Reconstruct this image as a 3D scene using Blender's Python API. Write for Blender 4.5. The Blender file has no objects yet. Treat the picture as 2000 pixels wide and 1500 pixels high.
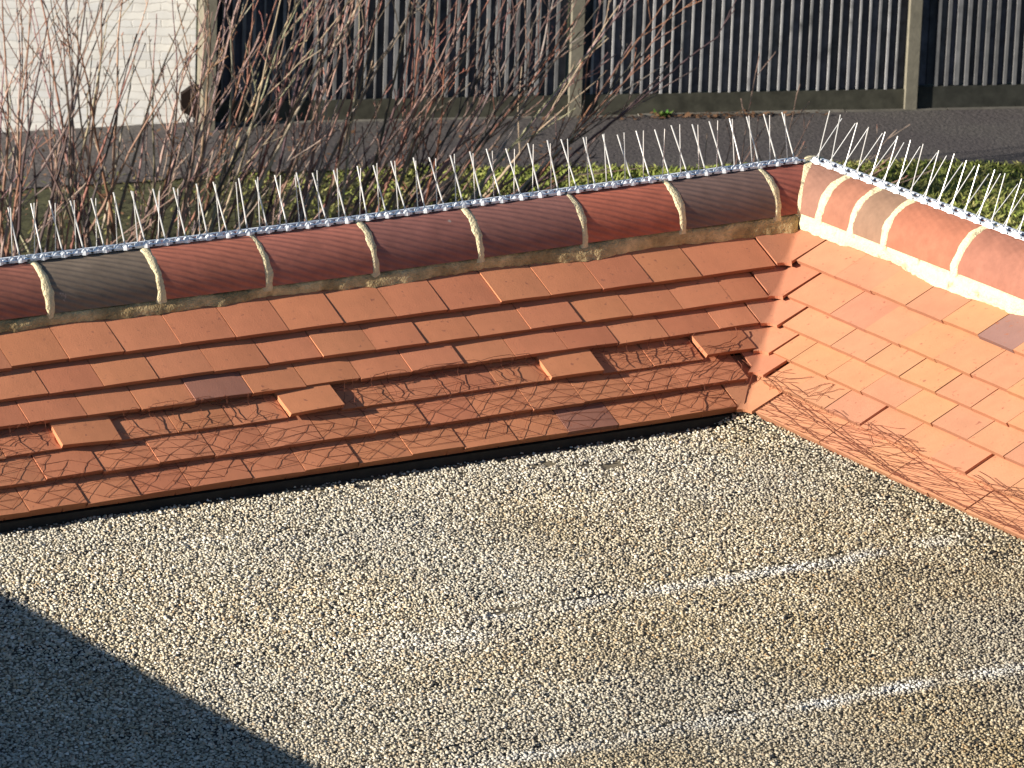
import bpy, math, random
import numpy as np
from mathutils import Vector, Matrix
R = math.radians
scene = bpy.context.scene
COL = scene.collection

# ------------------------------------------------------------------ camera
cam_d = bpy.data.cameras.new('camera')
cam = bpy.data.objects.new('camera', cam_d)
COL.objects.link(cam)
CAM = Vector((-7.88868888, -11.28709781, 4.09401707))
RT = Vector((0.85091265, -0.52415054, 0.03484065))
UP = Vector((0.11971387, 0.2580692, 0.9586808))
FW = Vector((0.51148435, 0.81158272, -0.28234244))
m3 = Matrix((RT, UP, -FW)).transposed()
cam.matrix_world = Matrix.Translation(CAM) @ m3.to_4x4()
cam_d.sensor_width = 36.0
cam_d.lens = 180.15
cam_d.clip_start = 0.5
cam_d.clip_end = 900
scene.camera = cam
cam_d.dof.use_dof = True
cam_d.dof.focus_distance = 14.4
cam_d.dof.aperture_fstop = 26

# ------------------------------------------------------------------ light
SUN_EL, SUN_A = 18.5, 4.0             # elevation, azimuth off the -X axis towards +Y
S = Vector((-math.cos(R(SUN_A)) * math.cos(R(SUN_EL)), math.sin(R(SUN_A)) * math.cos(R(SUN_EL)), math.sin(R(SUN_EL))))
sun_d = bpy.data.lights.new('sun', 'SUN')
sun_d.energy = 5.0
sun_d.angle = R(0.5)
sun_d.color = (1.0, 0.93, 0.82)
sun = bpy.data.objects.new('sun', sun_d)
sun.rotation_euler = (-S).to_track_quat('-Z', 'Y').to_euler()
sun.location = (-20, 0, 20)
COL.objects.link(sun)
world = bpy.data.worlds.new('World')
scene.world = world
world.use_nodes = True
wn = world.node_tree
bg = wn.nodes['Background']
sky = wn.nodes.new('ShaderNodeTexSky')
sky.sky_type = 'NISHITA'
sky.sun_disc = False
sky.dust_density = 0.2
sky.ozone_density = 4.0
sky.sun_elevation = R(SUN_EL)
sky.sun_rotation = R(270 + SUN_A)
wn.links.new(sky.outputs[0], bg.inputs[0])
bg.inputs[1].default_value = 0.052
vs = scene.view_settings
vs.view_transform = 'Standard'
vs.look = 'None'
vs.gamma = 1
vs.exposure = 0.88
vs.use_curve_mapping = False

rnd = random.Random(11)
npr = np.random.default_rng(5)

# ------------------------------------------------------------------ helpers
def tag(o, label=None, cat=None, group=None, kind=None):
    if label: o['label'] = label
    if cat: o['category'] = cat
    if group: o['group'] = group
    if kind: o['kind'] = kind
    return o

def empty(name, loc, label, cat, group=None):
    o = bpy.data.objects.new(name, None)
    o.empty_display_size = 0.1
    o.location = loc
    COL.objects.link(o)
    return tag(o, label, cat, group)

class MB:
    """collects polygons, per-face tint and optional uv"""
    def __init__(s):
        s.v = []; s.f = []; s.t = []; s.uv = {}
    def face(s, pts, tint=(1, 1, 1), uv=None):
        i = len(s.v)
        s.v.extend(tuple(p) for p in pts)
        s.f.append(tuple(range(i, i + len(pts))))
        s.t.append(tint)
        if uv: s.uv[len(s.f) - 1] = uv
    def grid(s, rows, tint=(1, 1, 1), uvrows=None, flip=False):
        """rows: list of equally long lists of points, shared verts (smooth)"""
        b = len(s.v); n = len(rows[0])
        for r in rows: s.v.extend(tuple(p) for p in r)
        for i in range(len(rows) - 1):
            for j in range(n - 1):
                q = [b + i * n + j, b + i * n + j + 1, b + (i + 1) * n + j + 1, b + (i + 1) * n + j]
                u = None
                if uvrows: u = [uvrows[i][j], uvrows[i][j + 1], uvrows[i + 1][j + 1], uvrows[i + 1][j]]
                if flip:
                    q.reverse()
                    if u: u.reverse()
                s.f.append(tuple(q)); s.t.append(tint)
                if u: s.uv[len(s.f) - 1] = u
    def box(s, o, ax, ay, az, tint=(1, 1, 1)):
        o, ax, ay, az = Vector(o), Vector(ax), Vector(ay), Vector(az)
        p = [o, o + ax, o + ax + ay, o + ay]; q = [a + az for a in p]
        for f in ([p[3], p[2], p[1], p[0]], q, [p[0], p[1], q[1], q[0]], [p[1], p[2], q[2], q[1]], [p[2], p[3], q[3], q[2]], [p[3], p[0], q[0], q[3]]):
            s.face(f, tint)
    def tube(s, pts, rad, sides=5, tint=(1, 1, 1), cap=True):
        b = len(s.v); n = len(pts)
        for i, p in enumerate(pts):
            p = Vector(p)
            d = Vector(pts[min(i + 1, n - 1)]) - Vector(pts[max(i - 1, 0)])
            d.normalize()
            a = d.cross(Vector((0.31, 0.2, 0.93)))
            if a.length < 1e-3: a = d.cross(Vector((1, 0, 0)))
            a.normalize(); c = d.cross(a)
            r = rad[i] if hasattr(rad, '__len__') else rad
            for k in range(sides):
                t = 2 * math.pi * k / sides
                s.v.append(tuple(p + a * (r * math.cos(t)) + c * (r * math.sin(t))))
        for i in range(n - 1):
            for k in range(sides):
                k2 = (k + 1) % sides
                s.f.append((b + i * sides + k, b + i * sides + k2, b + (i + 1) * sides + k2, b + (i + 1) * sides + k))
                s.t.append(tint)
        if cap:
            s.f.append(tuple(b + k for k in range(sides))[::-1]); s.t.append(tint)
            s.f.append(tuple(b + (n - 1) * sides + k for k in range(sides))); s.t.append(tint)
    def build(s, name, mat, parent=None, smooth=False, origin=None):
        me = bpy.data.meshes.new(name)
        v = s.v
        if parent is not None:
            w = Vector((0, 0, 0)); q = parent
            while q is not None: w += q.location; q = q.parent
            v = [(p[0] - w[0], p[1] - w[1], p[2] - w[2]) for p in v]
        me.from_pydata(v, [], s.f)
        at = me.attributes.new('tint', 'FLOAT_COLOR', 'FACE')
        arr = np.ones((len(s.f), 4), np.float32)
        arr[:, :3] = np.array(s.t, np.float32).reshape(-1, 3)
        at.data.foreach_set('color', arr.ravel())
        if s.uv:
            uvl = me.uv_layers.new(name='uv')
            for fi, uv in s.uv.items():
                p = me.polygons[fi]
                for k, li in enumerate(p.loop_indices): uvl.data[li].uv = uv[k]
        if smooth: me.polygons.foreach_set('use_smooth', [True] * len(me.polygons))
        me.materials.append(mat)
        me.update()
        o = bpy.data.objects.new(name, me)
        COL.objects.link(o)
        if parent is not None: o.parent = parent
        return o

def mat(name, base, rough=0.85, var=0.15, scale=30.0, tint=True, spec=0.25, bump=0.0, bscale=120.0, detail=4.0, dark=None, dscale=6.0, dlo=0.5, dhi=0.7, metal=0.0):
    """base colour x face tint x noise mottling, optional stain colour by noise, noise bump"""
    m = bpy.data.materials.new(name); m.use_nodes = True
    nt = m.node_tree; N = nt.nodes; L = nt.links
    p = N['Principled BSDF']
    p.inputs['Roughness'].default_value = rough
    p.inputs['Specular IOR Level'].default_value = spec
    p.inputs['Metallic'].default_value = metal
    tc = N.new('ShaderNodeTexCoord')
    src = tc.outputs['Object']
    rgb = N.new('ShaderNodeRGB'); rgb.outputs[0].default_value = (*base, 1)
    cur = rgb.outputs[0]
    if tint:
        a = N.new('ShaderNodeAttribute'); a.attribute_name = 'tint'
        mx = N.new('ShaderNodeMix'); mx.data_type = 'RGBA'; mx.blend_type = 'MULTIPLY'; mx.inputs['Factor'].default_value = 1
        L.new(cur, mx.inputs['A']); L.new(a.outputs['Color'], mx.inputs['B']); cur = mx.outputs['Result']
    if dark:
        n2 = N.new('ShaderNodeTexNoise'); n2.inputs['Scale'].default_value = dscale; n2.inputs['Detail'].default_value = 5
        L.new(src, n2.inputs['Vector'])
        mr = N.new('ShaderNodeMapRange'); mr.inputs[1].default_value = dlo; mr.inputs[2].default_value = dhi
        L.new(n2.outputs['Fac'], mr.inputs[0])
        mx = N.new('ShaderNodeMix'); mx.data_type = 'RGBA'
        L.new(mr.outputs[0], mx.inputs['Factor']); L.new(cur, mx.inputs['A']); mx.inputs['B'].default_value = (*dark, 1)
        cur = mx.outputs['Result']
    n1 = N.new('ShaderNodeTexNoise'); n1.inputs['Scale'].default_value = scale; n1.inputs['Detail'].default_value = detail; n1.inputs['Roughness'].default_value = 0.65
    L.new(src, n1.inputs['Vector'])
    mr = N.new('ShaderNodeMapRange'); mr.inputs[1].default_value = 0.25; mr.inputs[2].default_value = 0.75
    mr.inputs[3].default_value = 1 - var; mr.inputs[4].default_value = 1 + var
    L.new(n1.outputs['Fac'], mr.inputs[0])
    vm = N.new('ShaderNodeVectorMath'); vm.operation = 'SCALE'
    L.new(cur, vm.inputs[0]); L.new(mr.outputs[0], vm.inputs['Scale'])
    L.new(vm.outputs[0], p.inputs['Base Color'])
    if bump:
        n3 = N.new('ShaderNodeTexNoise'); n3.inputs['Scale'].default_value = bscale; n3.inputs['Detail'].default_value = 4
        L.new(src, n3.inputs['Vector'])
        b = N.new('ShaderNodeBump'); b.inputs['Strength'].default_value = 1.0; b.inputs['Distance'].default_value = bump
        L.new(n3.outputs['Fac'], b.inputs['Height']); L.new(b.outputs[0], p.inputs['Normal'])
    return m

def ridge_mat(name, bump):
    m = mat(name, (1.40, 1.45, 1.42), rough=0.8, var=0.20, scale=22, detail=8, spec=0.3, dark=(0.42, 0.34, 0.29), dscale=27, dlo=0.735, dhi=0.765)
    nt = m.node_tree; N = nt.nodes; L = nt.links
    uv = N.new('ShaderNodeUVMap'); uv.uv_map = 'uv'
    mp = N.new('ShaderNodeMapping'); mp.inputs['Rotation'].default_value = (0, 0, R(20))
    L.new(uv.outputs[0], mp.inputs[0])
    w = N.new('ShaderNodeTexWave'); w.wave_type = 'BANDS'; w.bands_direction = 'Y'
    w.inputs['Scale'].default_value = 17.5; w.inputs['Distortion'].default_value = 1.3; w.inputs['Detail'].default_value = 2; w.inputs['Detail Scale'].default_value = 0.6
    L.new(mp.outputs[0], w.inputs['Vector'])
    b = N.new('ShaderNodeBump'); b.inputs['Strength'].default_value = 0.8; b.inputs['Distance'].default_value = bump
    L.new(w.outputs['Fac'], b.inputs['Height'])
    L.new(b.outputs[0], N['Principled BSDF'].inputs['Normal'])
    return m

M = {}
M['tile'] = mat('clay_tile', (0.550, 0.215, 0.106), rough=0.85, var=0.09, scale=14, detail=8, bump=0.0006, bscale=220, dark=(0.33, 0.125, 0.075), dscale=60, dlo=0.64, dhi=0.74)
M['ridge'] = ridge_mat('combed_clay', .0026); M['ridge_smooth'] = ridge_mat('weathered_clay', .0003)
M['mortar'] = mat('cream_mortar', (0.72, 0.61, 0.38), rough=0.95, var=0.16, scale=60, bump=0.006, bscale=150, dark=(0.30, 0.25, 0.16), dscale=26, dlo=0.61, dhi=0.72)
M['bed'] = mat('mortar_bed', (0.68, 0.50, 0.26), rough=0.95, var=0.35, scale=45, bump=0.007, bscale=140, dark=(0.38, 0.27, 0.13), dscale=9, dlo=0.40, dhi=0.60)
M['felt'] = mat('black_felt', (0.032, 0.030, 0.026), rough=0.9, var=0.3, scale=30)
M['deck'] = mat('silted_felt', (0.20, 0.165, 0.110), rough=0.95, var=0.35, scale=60, dark=(0.045, 0.044, 0.042), dscale=5, dlo=0.50, dhi=0.62)
M['net'] = mat('net_twine', (0.17, 0.055, 0.03), rough=0.8, var=0.2)
M['plastic'] = mat('clear_plastic', (0.80, 0.82, 0.85), rough=0.25, var=0.05, spec=0.6)
M['steel'] = mat('spike_steel', (0.70, 0.68, 0.65), rough=0.35, var=0.05, spec=0.7, metal=0.35)
M['board'] = mat('stained_board', (0.050, 0.053, 0.063), rough=0.75, var=0.5, scale=9, bump=0.002, bscale=30)
M['batten'] = mat('grey_batten', (0.225, 0.22, 0.22), rough=0.9, var=0.25, scale=8, dark=(0.10, 0.10, 0.10), dscale=5, dlo=0.55, dhi=0.75)
M['post'] = mat('post_wood', (0.20, 0.18, 0.135), rough=0.9, var=0.25, scale=10, bump=0.002, bscale=40)
M['gboard'] = mat('gravel_board', (0.045, 0.045, 0.036), rough=0.9, var=0.5, scale=7)
M['brown'] = mat('rotten_wood', (0.014, 0.007, 0.005), rough=0.9, var=0.5, scale=12)
M['bark'] = mat('bark', (1, 1, 1), rough=0.8, var=0.25, scale=9, spec=0.3)
M['leaf'] = mat('leaf', (1, 1, 1), rough=0.8, var=0.2, scale=20)
M['asphalt'] = mat('asphalt', (0.082, 0.071, 0.069), rough=0.95, var=0.55, scale=26, detail=8, bump=0.012, bscale=34, dark=(0.095, 0.085, 0.078), dscale=1.3, dlo=0.45, dhi=0.7)
M['edging'] = mat('concrete_edging', (0.17, 0.155, 0.13), rough=0.95, var=0.4, scale=5)
M['soil'] = mat('soil_turf', (0.062, 0.060, 0.026), rough=1.0, var=0.5, scale=6, bump=0.02, bscale=14)
M['brick'] = mat('red_brick', (0.30, 0.13, 0.08), rough=0.9, var=0.25, scale=20)

def wall_mat():
    m = mat('pale_brick', (0.80, 0.77, 0.72), rough=0.95, var=0.07, scale=6, tint=False)
    nt = m.node_tree; N = nt.nodes; L = nt.links
    uv = N.new('ShaderNodeUVMap'); uv.uv_map = 'uv'
    br = N.new('ShaderNodeTexBrick')
    br.inputs['Scale'].default_value = 1.0
    br.inputs['Brick Width'].default_value = 0.225; br.inputs['Row Height'].default_value = 0.058
    br.inputs['Mortar Size'].default_value = 0.006; br.inputs['Mortar Smooth'].default_value = 0.5
    br.inputs['Color1'].default_value = (0.80, 0.77, 0.71, 1); br.inputs['Color2'].default_value = (0.70, 0.69, 0.67, 1)
    br.inputs['Mortar'].default_value = (0.66, 0.63, 0.58, 1)
    nz = N.new('ShaderNodeTexNoise'); nz.inputs['Scale'].default_value = 7; nz.inputs['Detail'].default_value = 5
    L.new(uv.outputs[0], nz.inputs['Vector'])
    ad = N.new('ShaderNodeMix'); ad.data_type = 'VECTOR'; ad.inputs['Factor'].default_value = 0.06
    L.new(uv.outputs[0], ad.inputs['A']); L.new(nz.outputs['Color'], ad.inputs['B'])
    L.new(ad.outputs['Result'], br.inputs['Vector'])
    mx = N.new('ShaderNodeMix'); mx.data_type = 'RGBA'; mx.blend_type = 'MULTIPLY'; mx.inputs['Factor'].default_value = 0.35
    L.new(br.outputs['Color'], mx.inputs['A']); L.new(nz.outputs['Fac'], mx.inputs['B'])
    L.new(mx.outputs['Result'], N['Principled BSDF'].inputs['Base Color'])
    b = N.new('ShaderNodeBump'); b.inputs['Strength'].default_value = 0.5; b.inputs['Distance'].default_value = 0.004; b.invert = True
    L.new(br.outputs['Fac'], b.inputs['Height']); L.new(b.outputs[0], N['Principled BSDF'].inputs['Normal'])
    return m
M['wall'] = wall_mat()

# ------------------------------------------------------------------ ground level, path, fence line
GZ = -6.0
def struct(name, mb, m, kind='structure'):
    o = mb.build(name, m)
    o['kind'] = kind
    return o
FT = Vector((0.9474, -0.3200, 0))          # along the fence, to the right in the photo
FN = Vector((-0.3200, -0.9474, 0))         # out of the fence, towards the viewer
FO = Vector((17.93, 23.44, GZ))            # foot of the post on the right
def fpt(a, b, z=0): return FO + FT * a + FN * b + Vector((0, 0, z))
def dip(a, b):                              # the path falls away a little in front of the pale wall
    t = min(1, max(0, (-a - 6.0) / 2.2)); t2 = min(1, max(0, (12 + a) / 3))
    return -.17 * t * t2 * min(1, max(0, (3.0 - b) / 1.5))
g = MB()
ga = sorted(set([-160, -90, -40, -20] + list(np.arange(-13, 9, .4)) + [14, 25, 60, 150])); gb = sorted(set([-200, -90, -30, -10, -5] + list(np.arange(-2, 5, .35)) + [8, 14, 30, 60, 160]))
g.grid([[fpt(a, b, -.012 + dip(a, b)) for a in ga] for b in gb], flip=True)
struct('ground', g, M['soil'])
# grass edge, measured along / out from the fence line
def grass_edge(a): return 1.95 + 0.045 * a + 0.05 * math.sin(a * 1.7) + 0.03 * math.sin(a * 4.3)
pa = MB()
aa = np.linspace(-14, 8, 90)
pa.grid([[fpt(a, (-2.6 if a < -6.25 else 0.02) * (1 - t) + grass_edge(a) * t, .004 + dip(a, (-2.6 if a < -6.25 else 0.02) * (1 - t) + grass_edge(a) * t)) for a in aa] for t in np.linspace(0, 1, 14)], flip=True)
struct('asphalt_path', pa, M['asphalt'])
ed = MB()
for k in range(15):
    a = -6.1 + k * 0.92
    ed.box(fpt(a, 0.05 + rnd.uniform(-.004, .004), -.02), FT * 0.905, FN * 0.045, (0, 0, .034 + rnd.uniform(-.006, .004)), (rnd.uniform(.75, 1.1),) * 3)
struct('path_edging', ed, M['edging'])

# ------------------------------------------------------------------ the building
TH = 0.6092411
CT, ST = math.cos(TH), math.sin(TH)
def PL(x, s, n=0): return (x, s * CT - n * ST, s * ST + n * CT)
def PR(y, s, n=0): return (s * CT - n * ST, y, s * ST + n * CT)
bld = empty('flat_roof_building', (0, 0, GZ), 'flat roofed building edged by orange clay tile slopes that meet in a valley corner', 'building')

SL = [.478, .373, .284, .193, .098, .006]
SR = [.509, .387, .293, .198, .102, .000]
TSL = 0.195
def tile_n(s, st): return 0.003 - TSL * (s - st)

def tile(mb, P, a0, a1, st, length=0.235, tint=(1, 1, 1), lift=0.0, roll=0.0, twist=0.0, thick=0.0140, dn=0.0):
    """one plain tile: a0..a1 along the eave, tail at st, slightly cambered"""
    na, ns = 5, 4
    ca = (a0 + a1) / 2
    top, bot = [], []
    for i in range(ns):
        v = i / (ns - 1); rt, rb = [], []
        for j in range(na):
            u = j / (na - 1)
            a = a0 + (a1 - a0) * u
            s = st + length * v
            n = tile_n(s, st) + dn + lift * (1 - v) + roll * (u - .5) - 0.0014 * (2 * u - 1) ** 2 - 0.0018 * (2 * v - 1) ** 2
            # soft nose at the tail
            da, ds = a - ca, s - (st + .13)
            a2 = ca + da * math.cos(twist) - ds * math.sin(twist)
            s2 = st + .13 + da * math.sin(twist) + ds * math.cos(twist)
            rt.append(P(a2, s2, n)); rb.append(P(a2, s2, n - thick))
        top.append(rt); bot.append(rb)
    c = 0.0012
    mb.grid(top, tint)
    e = tuple(t * .97 for t in tint)
    mb.grid([bot[0], top[0]], tuple(t * .62 for t in tint))          # tail grime, darkened further to paint in shade under the courses
    mb.grid([[r[0] for r in top], [r[0] for r in bot]], e)
    mb.grid([[r[-1] for r in bot], [r[-1] for r in top]], e)
    mb.grid([bot[-1], bot[0]], e)

def ttint(r=None):
    r = r or rnd
    k = r.uniform(.96, 1.04)
    h = r.random()
    if h < .18: return (k * .96, k * .92, k * .96)
    if h < .28: return (k * .91, k * .85, k * .90)
    return (k, k * r.uniform(.97, 1.02), k * r.uniform(.97, 1.05))
PURPLE = (.58, .66, .92)

def row_edges(known, lo, hi, pitch=.168):
    e = sorted(known)
    while e[0] > lo: e.insert(0, e[0] - pitch + rnd.uniform(-.003, .003))
    while e[-1] < hi: e.append(e[-1] + pitch + rnd.uniform(-.003, .003))
    return e
XLO = -3.95
LE = {
 1: row_edges([-2.089, -1.920, -1.755, -1.584, -1.415, -1.252, -1.080, -.912, -.747, -.574, -.409, -.237, -.069, .101, .357], XLO, .30),
 2: row_edges([-2.023, -1.860, -1.697, -1.528, -1.360, -1.193, -1.026, -.866, -.697, -.528, -.357, -.188, -.019, .152, .277], XLO, .20),
 3: row_edges([-2.117, -1.946, -1.786, -1.623, -1.450, -1.284, -1.114, -.953, -.787, -.620, -.449, -.280, -.112, .061, .195], XLO, .15),
 4: row_edges([-2.052, -1.880, -1.712, -1.545, -1.378, -1.213, -1.045, -.880, -.712, -.545, -.376, -.205, -.037, .132], XLO, .10),
 5: row_edges([-1.975, -1.810, -1.645, -1.478, -1.315, -1.150, -.987, -.824, -.653, -.487, -.321, -.155, .062], XLO, .05),
 6: row_edges([-2.060, -1.905, -1.755, -1.572, -1.411, -1.246, -1.081, -.916, -.749, -.583, -.419, -.248, -.025], XLO, -.03),
}
LONE = [(-2.052, -1.880), (-1.378, -1.213), (-.545, -.376), (-.037, .132)]      # the tiles left in the fourth course
trnd = random.Random(3)
slope_l = MB()
lone_l, purple_l = [], []
def put_l(row, a0, a1, **k):
    t = ttint(trnd)
    pur = (row == 3 and abs(a0 + 1.623) < .02) or (row == 6 and abs(a0 + .583) < .02)
    kw = dict(tint=PURPLE if pur else t, lift=trnd.uniform(.0, .0045), roll=trnd.uniform(-.0028, .0028), twist=trnd.uniform(-.006, .006))
    kw.update(k)
    if pur:
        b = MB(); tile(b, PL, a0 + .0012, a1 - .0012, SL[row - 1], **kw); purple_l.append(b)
    else:
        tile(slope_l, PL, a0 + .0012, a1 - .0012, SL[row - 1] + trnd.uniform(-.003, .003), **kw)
for row, e in LE.items():
    for a0, a1 in zip(e[:-1], e[1:]):
        if row == 4:
            if any(abs(a0 - q[0]) < .004 for q in LONE): continue
            put_l(row, a0, a1, dn=-.006, lift=0)
        else: put_l(row, a0, a1)
# short under-eaves course
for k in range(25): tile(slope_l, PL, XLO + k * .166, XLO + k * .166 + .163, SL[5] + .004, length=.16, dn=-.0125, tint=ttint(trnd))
sl = slope_l.build('tiled_slope', M['tile'], bld)
sl['label'] = 'shaded left slope with a course of missing tiles'
for k, (a0, a1) in enumerate(LONE):
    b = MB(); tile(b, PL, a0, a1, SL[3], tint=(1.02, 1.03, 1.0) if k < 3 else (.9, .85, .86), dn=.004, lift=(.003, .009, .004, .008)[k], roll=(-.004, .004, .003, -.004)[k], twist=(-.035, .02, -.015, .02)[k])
    o = b.build('roof_tile', M['tile'], sl); o['label'] = 'lone tile left in the gapped course'
for b in purple_l:
    o = b.build('roof_tile', M['tile'], sl); o['label'] = 'dark purplish tile among the orange ones'

YLO = -3.2
RE = {
 1: [.377, .186, .011, -.159, -.328, -.497, -.656],
 2: [.274, .060, -.109, -.271, -.440, -.604, -.769],
 3: [.183, -.057, -.227, -.387, -.554, -.717, -.877],
 4: [.109, .023, -.151, -.317, -.484, -.648, -.812, -.976],
 5: [.043, -.090, -.259, -.424, -.590, -.756, -.912],
 6: [-.048, -.187, -.360, -.526, -.694, -.862],
}
slope_r = MB(); purple_r = []; lone_r = []
for row, e in RE.items():
    while e[-1] > YLO: e.append(e[-1] - .168 + rnd.uniform(-.003, .003))
    for y1, y0 in zip(e[:-1], e[1:]):
        sunk = row == 5 and (y0 < -.43 and not (-.93 < y0 < -.88))          # tiles slipped under the netting
        t = tuple(a * trnd.uniform(.97, 1.03) for a in trnd.choice(((.97, 1.12, 1.24), (.98, 1.15, 1.22), (.93, 1.05, 1.22), (.95, 1.09, 1.18), (.98, 1.16, 1.20), (.88, 1.01, 1.20), (.96, 1.12, 1.26))))  # paler peach than the left slope: sunlight put into the tile tint
        kw = dict(tint=t, lift=trnd.uniform(-.0005, .002), roll=trnd.uniform(-.002, .002), twist=trnd.uniform(-.008, .008))
        pur = row == 1 and abs(y1 + .497) < .02
        if pur: kw['tint'] = (.52, .72, 1.20)
        if sunk: kw.update(dn=-.007, lift=0)
        f = lambda a, s, n=0: PR(a, s, n)
        tgt = slope_r
        if pur: tgt = MB(); purple_r.append(tgt)
        elif row == 5 and -.93 < y0 < -.88: tgt = MB(); lone_r.append(tgt); kw['lift'] = .002
        # y runs the other way, so swap the ends to keep faces outwards
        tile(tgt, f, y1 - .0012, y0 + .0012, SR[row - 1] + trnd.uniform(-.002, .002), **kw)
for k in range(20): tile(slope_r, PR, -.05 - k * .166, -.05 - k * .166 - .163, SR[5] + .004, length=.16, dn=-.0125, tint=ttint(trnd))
sr = slope_r.build('tiled_slope', M['tile'], bld)
sr['label'] = 'sunlit right slope'
for b in purple_r:
    o = b.build('roof_tile', M['tile'], sr); o['label'] = 'mauve tile under the ridge mortar'
for b in lone_r:
    o = b.build('roof_tile', M['tile'], sr); o['label'] = 'lone tile standing out over the netting'

# valley tiles
VXL = [.357, .277, .195, .132, .088, -.025]
VYR = [.377, .274, .183, .109, .043, -.048]
for i in range(6):
    st = (SL[i] + SR[i]) / 2 - .009
    if i == 4: st += .022
    dn = (.005, .005, .005, .005, .008, .006)[i]
    top, bot = [], []
    hi = .215 if i else .17
    for k in range(9):
        v = k / 8; s = st + hi * v
        n = tile_n(s, st) + dn
        w = s * CT - n * ST; z = s * ST + n * CT
        xl, yr = VXL[i] + .003, VYR[i] + .003
        d = max(.005, min(.012, (w - max(xl, yr)) * .75)) + .018 * max(0, 1 - v * 7)
        row = []
        for u in (0, .5, 1): row.append((xl + (w - d - xl) * u, w, z))
        for t in (.2, .4, .6, .8):
            # quadratic fillet in plan
            x = (1 - t) ** 2 * (w - d) + 2 * t * (1 - t) * w + t * t * w
            y = (1 - t) ** 2 * w + 2 * t * (1 - t) * w + t * t * (w - d)
            row.append((x, y, z))
        for u in (0, .5, 1): row.append((w, (w - d) + (yr - (w - d)) * u, z))
        top.append(row)
        off = Vector((-.40, -.40, .82)) * .0125
        bot.append([tuple(Vector(p) - off) for p in row])
    b = MB(); t = ttint(trnd); t = (t[0] * .98, t[1] * 1.07, t[2] * 1.16)
    b.grid(top, t); b.grid([bot[0], top[0]], t)
    b.grid([[r[0] for r in top], [r[0] for r in bot]], t); b.grid([[r[-1] for r in bot], [r[-1] for r in top]], t)
    b.build('valley_tile', M['tile'], bld, smooth=False)

# underlay below the tiles, eaves boards, deck
u = MB()
n0 = -.062
u.face([PL(XLO, -.0, n0), PL(.03, 0, n0), PL(.62, .72, n0), PL(XLO, .72, n0)])
u.face([PR(.03, 0, n0), PR(YLO, 0, n0), PR(YLO, .72, n0), PR(.62, .72, n0)])
u.build('underlay', M['felt'], bld)
DZ = -.048
ev = MB()
ev.box((XLO, .022, DZ), (-XLO + .02, 0, 0), (0, .03, 0), (0, 0, .026))
ev.box((.022, YLO, DZ), (0, -YLO + .02, 0), (.03, 0, 0), (0, 0, .026))
ev.build('eaves_board', M['felt'], bld)

# ------------------------------------------------------------------ ridge
RC = .644; RR = .122
def zc_l(x): return .364 + .020 * min(1, max(0, (x + 1.0) / 1.6))
def zc_r(y): return .384 + .012 * min(1, max(0, (.6 - y) / 1.0))
def arc_l(x, ph, r=RR): return Vector((x, RC - r * math.cos(ph), zc_l(x) + r * math.sin(ph)))
def arc_r(y, ph, r=RR): return Vector((RC - r * math.cos(ph), y, zc_r(y) + r * math.sin(ph)))
def mitre(ph, r=RR):
    c = RC - r * math.cos(ph)
    return Vector((c, c, .384 + r * math.sin(ph)))
PH = [math.pi * k / 26 for k in range(27)]
def cap_tile(side, a, b, tint, label, mit=False):
    """half-round ridge tile from a to b along the ridge"""
    f = arc_l if side == 'l' else arc_r
    rows, uvs = [], []
    ax = [a + (b - a) * k / 4 for k in range(5)]
    jr = rnd.uniform(-.002, .002)
    for k, x in enumerate(ax):
        rr = RR + jr + .002 * (k / 4)
        row, uv = [], []
        for ph in PH:
            if mit:
                p0 = f(a, ph, rr); p1 = mitre(ph, rr); p = p0.lerp(p1, k / 4)
            else: p = f(x, ph, rr)
            row.append(p); uv.append((x if side == 'l' else -x, rr * ph))
        rows.append(row); uvs.append(uv)
    b_ = MB()
    b_.grid(rows, tint, uvs, flip=(side == 'r'))
    inn = []
    for k in (0, 4):
        c = []
        for i, ph in enumerate(PH):
            p = rows[k][i]
            q = Vector((p[0], RC, .36)) if side == 'l' else Vector((RC, p[1], .36))
            c.append(p + (q - p) * .12)
        b_.grid([rows[k], c], tint, [uvs[k], uvs[k]], flip=(k == 0))
    o = b_.build('ridge_tile', M['ridge' if side == 'l' else 'ridge_smooth'], bld, smooth=False)
    for i, p in enumerate(o.data.polygons): p.use_smooth = i < 4 * 26
    o['label'] = label
    return o
LJ = [-3.92, -3.59, -3.256, -2.922, -2.588, -2.253, -1.917, -1.583, -1.252, -.912, -.571, -.225, .109, .440]
LT = [((.22, .09, .07), 'dark red ridge tile')] * 5 + [
      ((.245, .088, .062), 'dark red ridge tile'), ((.145, .106, .080), 'grey brown ridge tile'),
      ((.30, .097, .064), 'brick red ridge tile'), ((.285, .097, .070), 'brick red ridge tile'),
      ((.200, .078, .064), 'purplish brown ridge tile'), ((.190, .080, .066), 'purplish brown ridge tile'),
      ((.32, .092, .058), 'bright red ridge tile'), ((.130, .078, .066), 'dark grey brown ridge tile')]
G = .004
for k in range(13):
    cap_tile('l', LJ[k] + G, LJ[k + 1] - G, *LT[k])
cap_tile('l', LJ[-1] + G, .56, (.24, .07, .05), 'short dark red ridge tile cut at the corner', mit=True)
RJ = [.425, .268, .108, -.234, -.575, -.915, -1.25, -1.59, -1.93, -2.27, -2.61, -2.95]
RTN = [((.225, .092, .058), 'pinkish short ridge tile'), ((.175, .100, .066), 'grey pink short ridge tile'), ((.245, .088, .052), 'salmon ridge tile'), ((.215, .086, .058), 'pink ridge tile')] + [((.225, .084, .053), 'salmon ridge tile')] * 8
cap_tile('r', RJ[0] + G, .56, (.19, .092, .065), 'greyish pink ridge tile cut at the corner', mit=True)
for k in range(11):
    cap_tile('r', RJ[k] - G, RJ[k + 1] + G, *RTN[k])

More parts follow.
